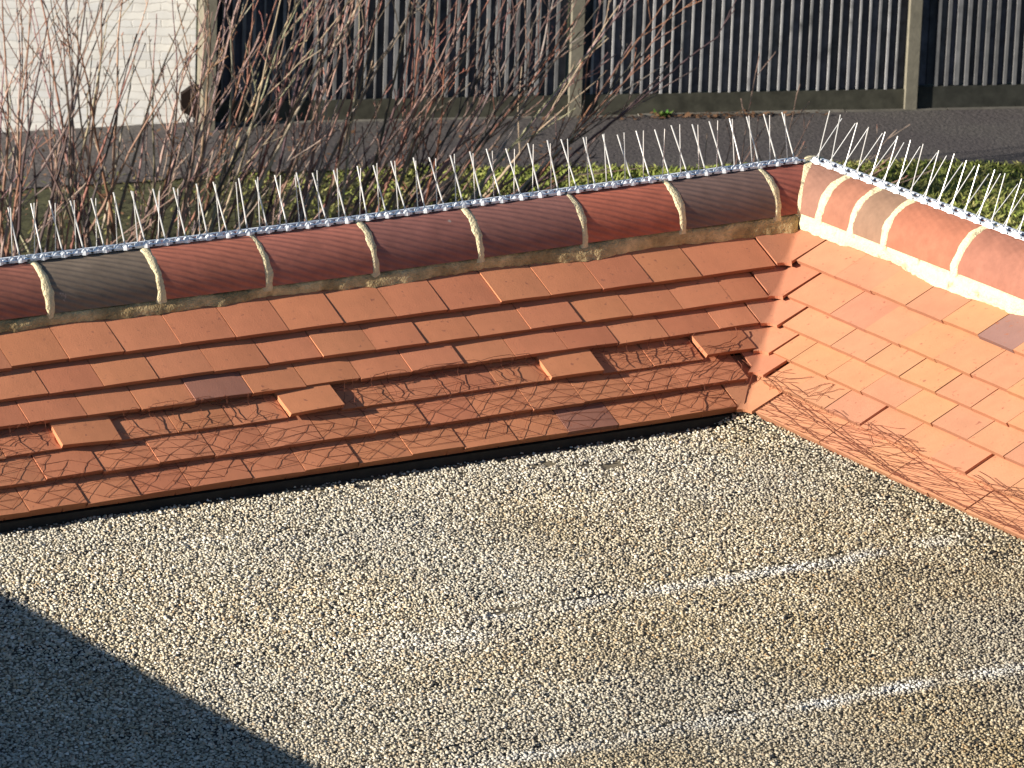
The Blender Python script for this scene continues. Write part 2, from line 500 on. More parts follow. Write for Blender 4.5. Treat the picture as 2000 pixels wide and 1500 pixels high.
def mortar_band(fn, side, w=.025, seed=0):
    """irregular raised joint running over the ridge; fn(ph, r, d) gives the point at sideways offset d"""
    rr = random.Random(seed)
    n = 44; rows = []
    pa_, pb_ = rr.uniform(0, 6), rr.uniform(0, 6)
    w0 = [w / 2 + .0028 * math.sin(k * .42 + pa_) + .0015 * math.sin(k * 1.1 + pb_) + rr.uniform(-.0012, .0012) for k in range(n)]
    w1 = [w / 2 + .0028 * math.sin(k * .37 + pb_) + .0015 * math.sin(k * 1.3 + pa_) + rr.uniform(-.0012, .0012) for k in range(n)]
    for k in range(n):
        ph = -.10 + (math.pi + .2) * k / (n - 1)
        a, c = w0[k], w1[k]
        h = .0030 + .0008 * math.sin(k * .6 + pa_) + rr.uniform(-.0003, .0003)
        rows.append([fn(ph, RR - .004, -a - .002), fn(ph, RR + h * .6, -a), fn(ph, RR + h + .0015, -a * .3), fn(ph, RR + h, c * .4), fn(ph, RR + h * .6, c), fn(ph, RR - .004, c + .002)])
    b = MB(); b.grid(rows, (1, 1, 1), flip=(side == 'l'))
    return b.build('mortar_joint', M['mortar'], bld, smooth=True)
for i, x in enumerate(LJ):
    mortar_band(lambda ph, r, d, x=x: arc_l(x + d + .05 * RR * math.cos(ph), ph, r), 'l', seed=i)
for i, y in enumerate(RJ[:-1]):
    mortar_band(lambda ph, r, d, y=y: arc_r(y - d, ph, r), 'r', w=.034, seed=40 + i)
mortar_band(lambda ph, r, d: mitre(ph, r) + Vector((d * .707, -d * .707, 0)), 'r', w=.040, seed=77)['label'] = 'thick mortar mitre at the ridge corner'

def bed(side, a0, a1, s_low, seed):
    rr = random.Random(seed)
    n = int(abs(a1 - a0) / .014)
    rows = []
    wob = 0
    for k in range(n + 1):
        a = a0 + (a1 - a0) * k / n
        wob = wob * .8 + rr.uniform(-.004, .004)
        sl_ = s_low + wob + .006 * math.sin(a * 9)
        st_ = (SL if side == 'l' else SR)[0]
        nn = tile_n(sl_, st_) + .001
        z0 = (zc_l(a) if side == 'l' else zc_r(a))
        ytop, ztop = RC - RR + .004, z0 + .001 + wob * .5
        ylo, zlo = sl_ * CT - nn * ST, sl_ * ST + nn * CT
        lim = None
        row = []
        for t in (0, .08, .35, .65, .92, 1):
            yy = ytop + .012 * (t == 0) + (ylo - ytop) * t - .004 * math.sin(t * math.pi) + rr.uniform(-.0015, .0015)
            zz = ztop + (zlo - ztop) * t + rr.uniform(-.001, .001)
            aa_ = a
            if k == 0: aa_ = yy          # mitre with the other run
            row.append((aa_, yy, zz) if side == 'l' else (yy, aa_, zz))
        rows.append(row)
    b = MB(); b.grid(rows, (1, 1, 1), flip=(side == 'r'))
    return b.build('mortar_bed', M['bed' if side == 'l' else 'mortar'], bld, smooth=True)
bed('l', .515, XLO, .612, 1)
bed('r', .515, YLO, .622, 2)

# outer walls and deck of the building
w_ = MB()
w_.box((-8, .66, GZ), (8.75, 0, 0), (0, .10, 0), (0, 0, -GZ + .36))
w_.box((.66, -9, GZ), (.10, 0, 0), (0, 9.655, 0), (0, 0, -GZ + .357))
w_.build('wall', M['brick'], bld)
dk = MB(); dk.box((-8, -9, DZ - .1), (8.6, 0, 0), (0, 9.6, 0), (0, 0, .1)); dk.build('roof_deck', M['deck'], bld)

# ------------------------------------------------------------------ unseen wall added left of the frame to shade the deck
pw = empty('shade_wall', (-4.15, 0, DZ), 'low red brick wall with a coping, added out of view at far left to shade the flat roof', 'wall')
SHW = 1.565                                    # from the wall to the edge of its shadow
PHH = SHW * math.tan(R(SUN_EL)) / math.cos(R(SUN_A))
b = MB(); b.box((-4.21, -2.0, DZ), (.24, 0, 0), (-.19, 2.75, 0), (0, 0, PHH - .05)); b.build('wall', M['brick'], pw)  # body of the added shade wall, out of view
b = MB(); b.box((-4.23, -2.03, DZ + PHH - .05), (.29, 0, 0), (-.193, 2.80, 0), (0, 0, .05)); b.build('shade_wall_coping', M['edging'], pw)

# ------------------------------------------------------------------ chippings on the deck
def noise2(x, y, sc, seed):
    r = np.random.default_rng(seed)
    gx = r.random((64, 64))
    u = (x * sc) % 64; v = (y * sc) % 64
    i = np.floor(u).astype(int); j = np.floor(v).astype(int)
    fu = u - i; fv = v - j
    fu = fu * fu * (3 - 2 * fu); fv = fv * fv * (3 - 2 * fv)
    i1 = (i + 1) % 64; j1 = (j + 1) % 64
    return (gx[i, j] * (1 - fu) + gx[i1, j] * fu) * (1 - fv) + (gx[i, j1] * (1 - fu) + gx[i1, j1] * fu) * fv

def chippings():
    sp = .0083
    xs = np.arange(-3.75, .03, sp); ys = np.arange(-3.0, .06, sp * .87)
    X, Y = np.meshgrid(xs, ys)
    X[1::2] += sp / 2
    X = X.ravel() + npr.uniform(-.0042, .0042, X.size); Y = Y.ravel() + npr.uniform(-.0042, .0042, Y.size)
    # keep what the photo can show, with a margin
    keep = (Y > -1.95 - .75 * (X + 3.2)) | (X > -2.2)
    keep &= (Y < .030) & (X < .03) & (Y > -1.1 - 1.05 * (X + 3.4) - .5) & (Y > -3.0 + .9 * np.maximum(0, X + .9))
    low = noise2(X, Y, 3.0, 1); mid = noise2(X, Y, 11, 2); fine = noise2(X, Y, 40, 3)
    wob = .02 * (noise2(X, Y * 0, 4, 4) - .5)
    bare = np.zeros(X.size)
    bare += np.clip(1 - (-Y + .075 * (noise2(X, Y, 14, 8) - .45) * (.4 + low)) / .022, 0, 1) * (X < -.08) * (.55 + .5 * mid)     # thin along the left eave
    for y0, xa, xb, st in ((-1.075, -1.75, -.25, .75), (-1.945, -1.9, .2, .55)):
        d = np.abs(Y - (y0 + wob))
        bare += np.clip(1 - d / .013, 0, 1) * (X > xa) * (X < xb) * st * np.clip((noise2(X, Y * 0, 9, 6) - .40) * 4, 0, 1)
    for cx, cy, r in ((-.60, -.13, .028), (-.55, -.17, .020), (-.70, -.085, .030), (-1.63, -.28, .015), (-1.68, -1.10, .018), (-.42, -.085, .025), (-1.47, -1.085, .020), (-.15, -.045, .02), (-.95, -.06, .02), (-1.25, -.05, .02)):
        q = np.hypot((X - cx) / 1.6, Y - cy) + .035 * (noise2(X, Y, 55, 14) - .5) + .03 * (mid - .5)
        bare += np.clip((r - q) / (.8 * r), 0, 1)
    keep &= npr.random(X.size) > np.clip(bare, 0, .90) * 1.0
    keep &= npr.random(X.size) > .08 + .10 * (fine - .3)
    X, Y, low, mid, fine = X[keep], Y[keep], low[keep], mid[keep], fine[keep]
    n = X.size
    size = npr.uniform(.0028, .0060, n) * (1 + .25 * (npr.random(n) < .06))
    rot = npr.uniform(0, 2 * np.pi, n)
    bank = .030 * np.clip(1 + X / .10, 0, 1)                  # chippings banked against the right eave
    bank += .004 * (mid - .5)
    Z = np.full(n, DZ + .001) + bank + npr.uniform(0, .003, n)
    K = 6
    ang = np.arange(K) * 2 * np.pi / K
    asp = npr.uniform(.50, 1.0, n)
    base = np.zeros((n, 2 * K + 1, 3))
    jit = npr.uniform(.78, 1.15, (n, 2 * K))
    hgt = size * npr.uniform(.35, .95, n)
    tx, ty = npr.uniform(-.35, .35, n), npr.uniform(-.35, .35, n)
    for k in range(K):
        for ring, (rad, h) in enumerate(((1.0, .15), (.78, .8))):
            r = size * rad * jit[:, ring * K + k]
            lx = r * math.cos(ang[k] + ring * .3); ly = r * math.sin(ang[k] + ring * .3) * asp
            base[:, ring * K + k, 0] = X + lx * np.cos(rot) - ly * np.sin(rot)
            base[:, ring * K + k, 1] = Y + lx * np.sin(rot) + ly * np.cos(rot)
            base[:, ring * K + k, 2] = Z + hgt * h + (ring > 0) * (lx * tx + ly * ty)
    base[:, 2 * K, 0] = X; base[:, 2 * K, 1] = Y; base[:, 2 * K, 2] = Z + hgt * 1.02
    fs = []
    for k in range(K):
        k2 = (k + 1) % K
        fs.append((k, k2, K + k2)); fs.append((k, K + k2, K + k)); fs.append((K + k, K + k2, 2 * K))
    fs = np.array(fs)
    F = (fs[None] + (np.arange(n) * (2 * K + 1))[:, None, None]).reshape(-1, 3)
    me = bpy.data.meshes.new('gravel')
    nv = n * (2 * K + 1); nf = len(F)
    me.vertices.add(nv); me.vertices.foreach_set('co', base.ravel().astype(np.float32))
    me.loops.add(nf * 3); me.loops.foreach_set('vertex_index', F.ravel().astype(np.int32))
    me.polygons.add(nf); me.polygons.foreach_set('loop_start', np.arange(nf, dtype=np.int32) * 3)
    me.update(calc_edges=True)
    # stone colours: pale flint, tan, grey, a few dark; bleached along the felt laps, browner towards the low right
    pal = np.array([[.44, .39, .30], [.37, .32, .23], [.52, .48, .40], [.29, .255, .19], [.62, .58, .50], [.15, .12, .085], [.38, .28, .17]])
    pr = np.array([.30, .22, .18, .14, .07, .05, .04])
    c = np.array([1.50, 1.47, 1.40]) * pal[npr.choice(7, n, p=pr)] * npr.uniform(.8, 1.15, (n, 1))
    brown = np.clip((low - .5) * .45 + .10 + (-Y - .75) * .46 + (X + 1.6) * .30 + (mid - .5) * .35, 0, .95)[:, None]
    c = c * (1 - brown) + c * np.array([.60, .54, .43]) * brown
    lap = .38 * np.clip(1 - np.hypot((X + 1.72) / 1.8, Y + 1.20) / .16, 0, 1) * (.4 + fine)
    for y0, xa, xb in ((-1.115, -1.95, .1), (-1.985, -2.2, .2)):
        yl = y0 + .02 * (noise2(X, Y * 0, 4, 4) - .5)
        lap = np.maximum(lap, np.clip(1 - np.abs(Y - yl) / .055, 0, 1) * np.clip((X - xa) * 3, 0, 1) * np.clip((xb - X) * 4, 0, 1) * (.20 + .85 * (noise2(X, Y, 8, 9) - .3)))
    lap = np.clip(lap * 1.1, 0, .75)[:, None]
    c = c * (1 - lap) + np.array([.80, .80, .77]) * lap
    grey = np.clip((noise2(X, Y, 2.2, 12) - .4) * .9, 0, .4)[:, None]
    c = c * (1 - grey) + np.array([.42, .42, .39]) * grey
    at = me.attributes.new('tint', 'FLOAT_COLOR', 'POINT')
    arr = np.ones((n, 2 * K + 1, 4), np.float32); arr[:, :, :3] = c[:, None, :]
    at.data.foreach_set('color', arr.ravel())
    me.materials.append(mat('chippings', (1, 1, 1), rough=0.9, var=0.1, scale=300, spec=0.2))
    o = bpy.data.objects.new('gravel', me); COL.objects.link(o)
    tag(o, 'pale stone chippings spread over the flat roof inside the tile slopes', 'gravel', kind='stuff')
chippings()

# ------------------------------------------------------------------ netting over the low courses
nrnd = random.Random(21)
def top_l(x, s):
    best = -.03
    for r, st in enumerate(SL):
        dn = 0
        if r == 3: dn = .012 if any(a <= x <= b for a, b in LONE) else -.006
        if s >= st - .002 and s <= st + .235: best = max(best, tile_n(max(s, st), st) + dn)
    return best
def top_r(y, s):
    best = -.03
    for r, st in enumerate(SR):
        dn = -.007 if r == 4 and y < -.43 and not (-.915 < y < -.756) else 0
        if s >= st - .002 and s <= st + .235: best = max(best, tile_n(max(s, st), st) + dn)
    return best
def net(P, top, nodes, edges, rad, mb, sub=4, lift=.0022):
    for a, b in edges:
        if a not in nodes or b not in nodes: continue
        p, q = nodes[a], nodes[b]
        pts = []
        cx, cs = nrnd.uniform(-.0010, .0010), nrnd.uniform(-.0010, .0010)
        for k in range(sub + 1):
            t = k / sub; w = math.sin(t * math.pi)
            x = p[0] + (q[0] - p[0]) * t + cx * w; s = p[1] + (q[1] - p[1]) * t + cs * w
            pts.append(P(x, s, top(x, s) + lift + nrnd.uniform(0, .0012)))
        mb.tube(pts, rad, 4, (nrnd.uniform(.7, 1.3),) * 3)
nl = MB()
def warp(x, s, k=0): return (x + .007 * math.sin(s * 40 + x * 7) + .006 * math.sin(x * 13 + k), s + .009 * math.sin(x * 9.3 + 1 + k) + .003 * math.sin(x * 31))
LAYERS = ((.0, .078, .058, 0, .98),)
for li, (ph, dx, ds, kk, keepp) in enumerate(LAYERS):
    nodes, edges = {}, []
    ni = int(4.1 / dx)
    for i in range(ni):
        for j in range(0, 12):
            x = XLO + ph + dx * (i + .5 * (j % 2)) + nrnd.uniform(-.005, .005)
            s = .006 + ds * .5 * j + nrnd.uniform(-.003, .003)
            x, s = warp(x, s, kk)
            lim = .24 if not any(a - .01 <= x <= b + .01 for a, b in LONE[:3]) else .19
            if s < .004 or s > lim or x > .055 + .5 * s: continue
            nodes[(i, j)] = (x, s)
    for i in range(ni):
        for j in range(0, 12):
            o = j % 2
            edges.append(((i, j), (i + o, j + 1))); edges.append(((i, j), (i + o - 1, j + 1)))
            if nrnd.random() < .85: edges.append(((i, j), (i + 1, j)))
    edges = [e for e in edges if nrnd.random() < keepp]
    net(PL, top_l, nodes, edges, .00052, nl)
# bunched strands hanging from under the third course where tiles are missing
GAPS = [(XLO, -2.06), (-1.875, -1.385), (-1.205, -.55), (-.37, -.045)]
for a0, a1 in GAPS:
    k = int((a1 - a0) / .05)
    for i in range(k):
        x = a0 + (a1 - a0) * (i + nrnd.random()) / k
        s = .285; pts = []
        dxx = nrnd.uniform(-.012, .012)
        for q in range(7):
            pts.append(PL(x, s, top_l(x, s) + .003 + .004 * nrnd.random()))
            x = min(max(x + dxx * .5 + nrnd.uniform(-.006, .006), a0), a1); s -= nrnd.uniform(.010, .02)
            if s < .2: break
        nl.tube(pts, .00070, 4, (nrnd.uniform(.6, 1.2),) * 3)
    for line in range(3):
        x = a0; s = nrnd.uniform(.255, .285); pts = []
        while x < a1:
            pts.append(PL(x, s, top_l(x, s) + .003 + .004 * nrnd.random()))
            x += nrnd.uniform(.012, .03); s = min(.29, max(.235, s + nrnd.uniform(-.010, .010)))
        if len(pts) > 2: nl.tube(pts, .00070, 4, (nrnd.uniform(.6, 1.2),) * 3)
# loose strands near the valley, over the last tile of the gapped course
for k in range(9):
    x = nrnd.uniform(-.16, .10); s = nrnd.uniform(.08, .26); pts = []; an = nrnd.uniform(-1, 1)
    for q in range(9):
        pts.append(PL(x, s, top_l(x, s) + .003 + .003 * nrnd.random())); an += nrnd.uniform(-.7, .7)
        x += .02 * math.cos(an); s += .02 * math.sin(an)
        s = min(max(s, .01), .28)
        if x > s * CT - .01: x = s * CT - .01
    nl.tube(pts, .0010, 4)
o = nl.build('bird_netting', M['net']); tag(o, 'torn brown twine netting over the lower courses of the shaded left slope', 'netting')
nr = MB()
def lim_r(y):
    if y > -.16: return .13 + .25 * (y + .16)
    if y > -.42: return .108
    if y > -.74: return .185 - .25 * (-.42 - y)
    if y > -.93: return .098
    return .18
for fam, (slope, stp) in enumerate(((.16, .030), (-.13, .034), (.02, .060), (.34, .085))):
    for k in range(int(4.6 / stp)):
        y = .55 - k * stp * (1 / max(.10, abs(slope))) * .33
        if y < YLO - .6: break
        s_ = .004 if slope > 0 else .13
        pts = []; ph = nrnd.uniform(0, 6.3); sl_ = slope + nrnd.uniform(-.025, .025)
        for q in range(60):
            if s_ < .003 or y < YLO: break
            if s_ > lim_r(y) + .012 * math.sin(y * 37 + fam): 
                if len(pts) > 2: break
                pts = []
            elif y < s_ * CT - .03:
                pts.append(PR(y, s_, top_r(y, s_) + .0022 + nrnd.uniform(0, .001)))
            elif len(pts) > 2: break
            y -= .019
            s_ += .019 * sl_ + .0016 * math.sin(q * 1.1 + ph) + nrnd.uniform(-.0012, .0012)
        if len(pts) > 2: nr.tube(pts, .00055, 4, (nrnd.uniform(.7, 1.3),) * 3)
for k in range(16):       # frayed ends by the valley and along the torn edge
    y = nrnd.uniform(-.30, .06) if k < 12 else nrnd.uniform(-.8, -.4); s = nrnd.uniform(.03, .15); pts = []; an = nrnd.uniform(1.5, 4.5)
    for q in range(nrnd.randint(5, 9)):
        y = min(y, s * CT - .012)
        pts.append(PR(y, s, top_r(y, s) + .003 + .002 * nrnd.random())); an += nrnd.uniform(-.6, .6)
        y += .016 * math.cos(an); s = min(max(s + .016 * math.sin(an), .004), .19)
    nr.tube(pts, .0007, 4)
o = nr.build('bird_netting', M['net']); tag(o, 'frayed brown twine netting along the lower edge of the sunlit right slope', 'netting')

# ------------------------------------------------------------------ bird spikes on the ridge
srnd = random.Random(8)
def spike_strip(side, a0, a1, label):
    f = arc_l if side == 'l' else arc_r
    def pt(a, off, h):                       # off: outwards across the ridge, h: above the crest
        z = (zc_l(a) if side == 'l' else zc_r(a)) + RR
        z -= max(0, off + .01) ** 2 * 3.0
        return Vector((a, RC + off, z + h)) if side == 'l' else Vector((RC + off, a, z + h))
    t = empty('bird_spike_strip', pt((a0 + a1) / 2, 0, .001), label, 'bird spikes', 'bird spike strips fixed along the ridge')
    b = MB()
    d = Vector((a1 - a0, 0, 0)) if side == 'l' else Vector((0, a1 - a0, 0))
    cr = Vector((0, 1, 0)) if side == 'l' else Vector((1, 0, 0))
    L_ = abs(a1 - a0); sg = 1 if a1 > a0 else -1
    # two rails and cross links
    for off in (-.026, .012):
        p = pt(a0, off, .002); q = pt(a1, off, .002)
        b.box(p, q - p, cr * .010, (0, 0, .006))
    n = round(L_ / .0630)
    per = L_ / n
    spikes = []
    for k in range(n):
        a = a0 + sg * per * (k + .45)
        for da, off, kind in ((0, -.020, 'A'), (-.021, -.014, 'B')):
            p = pt(a + sg * da, off, .001)
            # small plastic boss round the foot of the wire
            rows = []
            for h, r in ((0, .0115), (.007, .0105), (.012, .0075), (.016, .003)):
                rows.append([p + Vector((r * math.cos(2 * math.pi * q / 8), r * math.sin(2 * math.pi * q / 8), h)) for q in range(9)])
            b.grid(rows)
            spikes.append((p + Vector((0, 0, .008)), kind))
        p = pt(a + sg * .022, -.026, .0025)
        b.box(p - d.normalized() * .004, d.normalized() * .008, cr * .046, (0, 0, .005))
    b.build('base', M['plastic'], t)
    for p, kind in spikes:
        if side == 'l': lean = R(31 if kind == 'A' else 7)
        else: lean = R(15 if kind == 'A' else 38)
        lean += R(srnd.uniform(-4, 4))
        al = R(srnd.uniform(-3, 3))
        dr = cr * math.sin(lean) + Vector((0, 0, 1)) * math.cos(lean) + d.normalized() * math.sin(al)
        dr.normalize()
        ln = (.150 if kind == 'A' else .142) + srnd.uniform(-.005, .005)
        r = (.0021 if kind == 'A' else .0015) if side == 'l' else .0017
        m = MB(); m.tube([p, p + dr * ln * .5 + cr * srnd.uniform(-.001, .001), p + dr * ln], r, 6)
        m.build('spike', M['steel'], t, smooth=False)
    return t
lx = [-2.42, -1.915, -1.412, -.908, -.404, .100, .604]
ll = ['bird spike strip at the far left end, above the grey brown ridge tile', 'bird spike strip above the two brick red ridge tiles on the left',
      'bird spike strip above the left one of the two purplish brown ridge tiles', 'bird spike strip above the right one of the two purplish brown ridge tiles',
      'bird spike strip above the bright red ridge tile', 'bird spike strip above the dark grey brown ridge tile, left of the corner']
for k in range(6): spike_strip('l', lx[k] + .002, lx[k + 1] - .002, ll[k])
spike_strip('r', .618, .090, 'bird spike strip just right of the corner, above the short pinkish ridge tiles')
spike_strip('r', .086, -.48, 'bird spike strip at the far right end, above the long salmon ridge tile')

# ------------------------------------------------------------------ fence
fence = empty('wooden_fence', FO, 'tall dark stained wooden fence with pale vertical battens and square posts', 'fence')
frnd = random.Random(4)
POSTS = [-6.16, -2.98, 0.0, 3.0]
PW = .105
Z = Vector((0, 0, 1))
for i, a in enumerate(POSTS):
    b = MB(); b.box(fpt(a - PW / 2, -.03, -.02), FT * PW, FN * (.30 if i == 0 else .115), Z * 1.92)
    o = b.build('post', M['post'], fence)
for i in range(3):
    a0, a1 = POSTS[i] + PW / 2, POSTS[i + 1] - PW / 2
    dz = (.0, 0, .02)[i]
    b = MB(); b.box(fpt(a0 + .002, .0, .0), FT * (a1 - a0 - .004), FN * .045, Z * (.185 + dz), (.8, .8, .8) if i == 2 else (1.25, 1.2, 1.1))
    b.build('gravel_board', M['gboard'], fence)
    pn = MB(); bt = MB()
    a = a0 + .004; k = 0
    pitch = .087
    while a < a1 - .05:
        w = min(pitch, a1 - .004 - a)
        kk = frnd.uniform(.75, 1.3)
        # feathered board, tilted about its length, standing proud at its left edge
        z0 = .19 + dz + frnd.uniform(-.004, .008); h = 1.65
        p0, p1 = fpt(a, .026, z0), fpt(a + w - .001, .012, z0)
        pn.face([p0, p1, p1 + Z * h, p0 + Z * h], (kk, kk, kk * frnd.uniform(.95, 1.12)))
        pb = fpt(a, -.004, z0); pc = fpt(a + w - .001, -.004, z0)
        pn.face([pc, pb, pb + Z * h, pc + Z * h]); pn.face([pb, p0, p0 + Z * h, pb + Z * h]); pn.face([p1, pc, pc + Z * h, p1 + Z * h]); pn.face([pb, pc, p1, p0]); pn.face([p0 + Z * h, p1 + Z * h, pc + Z * h, pb + Z * h])
        # weathered batten on the joint
        bw = (.030, .018, .036)[i] * frnd.uniform(.75, 1.2)
        if i == 0 and frnd.random() < .25: bw *= .55
        if a > a0 + .1 or i < 2:
            bk = frnd.uniform(.75, 1.25) * (1.35 if i == 1 else .8 if i == 2 else .85)
            la = frnd.uniform(-.004, .004)
            bt.box(fpt(a - bw / 2, .0265, z0 - .004), FT * bw, FN * .017, Z * (h - .01) + FT * la, (bk, bk, bk))
        a += pitch + frnd.uniform(-.004, .004); k += 1
    o = pn.build('board_panel', M['board'], fence)
    bt.build('battens', M['batten'], o)
# dark broken piece of wood fixed beside the left post
b = MB()
cx = POSTS[0] - .115
sh = [(-.085, .13), (-.03, .09), (.05, .055), (.075, .10), (.078, .30), (.05, .345), (-.01, .325), (-.055, .29), (-.088, .27)]
fr = [fpt(cx + x * 1.05, .10 + .01 * math.sin(9 * z), z) for x, z in sh]; bk_ = [fpt(cx + x * .96, .02, z) for x, z in sh]
b.face(fr); b.face(bk_[::-1])
for k in range(len(sh)):
    k2 = (k + 1) % len(sh); b.face([fr[k2], fr[k], bk_[k], bk_[k2]])
o = b.build('broken_board', M['brown'], fence); o['label'] = 'dark brown broken board end beside the left post'

# ------------------------------------------------------------------ pale wall
W1 = fpt(POSTS[0] - PW / 2 - .006, -.09, -.35); wd = Vector((-.883, .469, 0)); wnrm = Vector((-.469, -.883, 0))
wl = empty('pale_brick_wall', W1, 'pale whitewashed brick wall left of the dark fence', 'wall')
b = MB()
W0 = W1 + wd * 6
p = [W0, W1, W1 + Z * 2.9, W0 + Z * 2.9]
b.face(p, uv=[(0, 0), (6, 0), (6, 2.6), (0, 2.6)])
q = [a - wnrm * .22 for a in p]
b.face(q[::-1], uv=[(6, 2.6), (0, 2.6), (0, 0), (6, 0)][::-1])
b.face([p[1], q[1], q[2], p[2]], uv=[(0, 0), (.22, 0), (.22, 2.6), (0, 2.6)]); b.face([p[3], p[2], q[2], q[3]], uv=[(0, 0), (6, 0), (6, .22), (0, .22)]); b.face([q[0], p[0], p[3], q[3]], uv=[(0, 0), (.22, 0), (.22, 2.6), (0, 2.6)])
b.build('wall', M['wall'], wl)

# ------------------------------------------------------------------ grass and litter
def grass():
    n = 70000
    a = npr.uniform(-9.5, 5.0, n)
    e = np.array([grass_edge(t) for t in a])
    b = e - .03 + npr.uniform(0, 1, n) ** 1.2 * 4.2
    x = FO.x + FT.x * a + FN.x * b; y = FO.y + FT.y * a + FN.y * b
    pn = noise2(a, b, 1.3, 31); p2 = noise2(a, b, 5, 32)
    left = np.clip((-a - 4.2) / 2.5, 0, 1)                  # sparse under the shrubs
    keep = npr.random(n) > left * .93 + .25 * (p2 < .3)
    x, y, pn, p2, left = x[keep], y[keep], pn[keep], p2[keep], left[keep]
    n = x.size
    h = npr.uniform(.018, .050, n) * (.7 + .6 * pn)
    w = npr.uniform(.006, .013, n)
    t = npr.uniform(0, 2 * np.pi, n); dx, dy = np.cos(t) * w, np.sin(t) * w
    lx_, ly_ = npr.uniform(-.06, .06, n), npr.uniform(-.06, .06, n)
    v = np.zeros((n, 4, 3)); z0 = GZ - .012
    v[:, 0] = np.stack([x - dx, y - dy, np.full(n, z0)], 1); v[:, 1] = np.stack([x + dx, y + dy, np.full(n, z0)], 1)
    v[:, 2] = np.stack([x + dx * .6 + lx_ * .5, y + dy * .6 + ly_ * .5, z0 + h * .7], 1); v[:, 3] = np.stack([x + lx_, y + ly_, z0 + h], 1)
    F = (np.array([[0, 1, 2], [0, 2, 3]])[None] + (np.arange(n) * 4)[:, None, None]).reshape(-1, 3)
    me = bpy.data.meshes.new('grass'); nf = len(F)
    me.vertices.add(n * 4); me.vertices.foreach_set('co', v.ravel().astype(np.float32))
    me.loops.add(nf * 3); me.loops.foreach_set('vertex_index', F.ravel().astype(np.int32))
    me.polygons.add(nf); me.polygons.foreach_set('loop_start', np.arange(nf, dtype=np.int32) * 3)
    me.update(calc_edges=True)
    gcol = np.array([.205, .25, .048]); dcol = np.array([.31, .26, .11])
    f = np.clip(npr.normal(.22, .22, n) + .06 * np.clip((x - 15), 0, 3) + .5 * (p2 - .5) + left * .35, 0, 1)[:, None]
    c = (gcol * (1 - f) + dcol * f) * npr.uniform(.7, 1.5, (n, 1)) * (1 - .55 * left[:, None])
    at = me.attributes.new('tint', 'FLOAT_COLOR', 'POINT')
    arr = np.ones((n, 4, 4), np.float32); arr[:, :, :3] = c[:, None]
    at.data.foreach_set('color', arr.ravel())
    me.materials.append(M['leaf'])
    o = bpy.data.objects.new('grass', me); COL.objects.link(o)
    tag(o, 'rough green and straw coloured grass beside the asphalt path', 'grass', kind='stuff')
grass()
lt = MB(); lr = random.Random(12)
for k in range(900):
    if k < 260: a, bb = lr.gauss(-1.9, .55), abs(lr.gauss(.10, .05)) + .06
    else: a, bb = lr.uniform(-8.6, -3.2), lr.uniform(.2, 3.4)
    c = fpt(a, bb, .012 + lr.uniform(0, .02)); r = lr.uniform(.012, .035); t = lr.uniform(0, 6.3)
    ux = Vector((math.cos(t), math.sin(t), lr.uniform(-.4, .4))) * r; uy = Vector((-math.sin(t), math.cos(t), lr.uniform(-.4, .4))) * r * .6
    kk = lr.uniform(.6, 1.3)
    lt.face([c - ux, c - uy * .8, c + ux, c + uy], (.16 * kk, .085 * kk, .045 * kk))
o = lt.build('leaf_litter', M['leaf']); tag(o, 'brown dead leaves scattered on the path and under the bare shrubs', 'leaf litter', kind='stuff')
wc = fpt(-2.22, .12, .004)
wp = empty('weed_plant', wc, 'small green weed growing at the foot of the fence', 'plant')
b = MB()
for k in range(34):
    t = lr.uniform(0, 6.3); d = Vector((math.cos(t), math.sin(t), lr.uniform(.3, 1.2))); d.normalize(); L_ = lr.uniform(.04, .09)
    sd = d.cross(Z).normalized() * .016
    p = wc + Vector((lr.uniform(-.05, .05), lr.uniform(-.03, .03), .0))
    b.face([p, p + d * L_ * .5 + sd, p + d * L_, p + d * L_ * .5 - sd], (.10 * lr.uniform(.7, 1.3), .17 * lr.uniform(.7, 1.3), .03))
b.build('leaves', M['leaf'], wp)

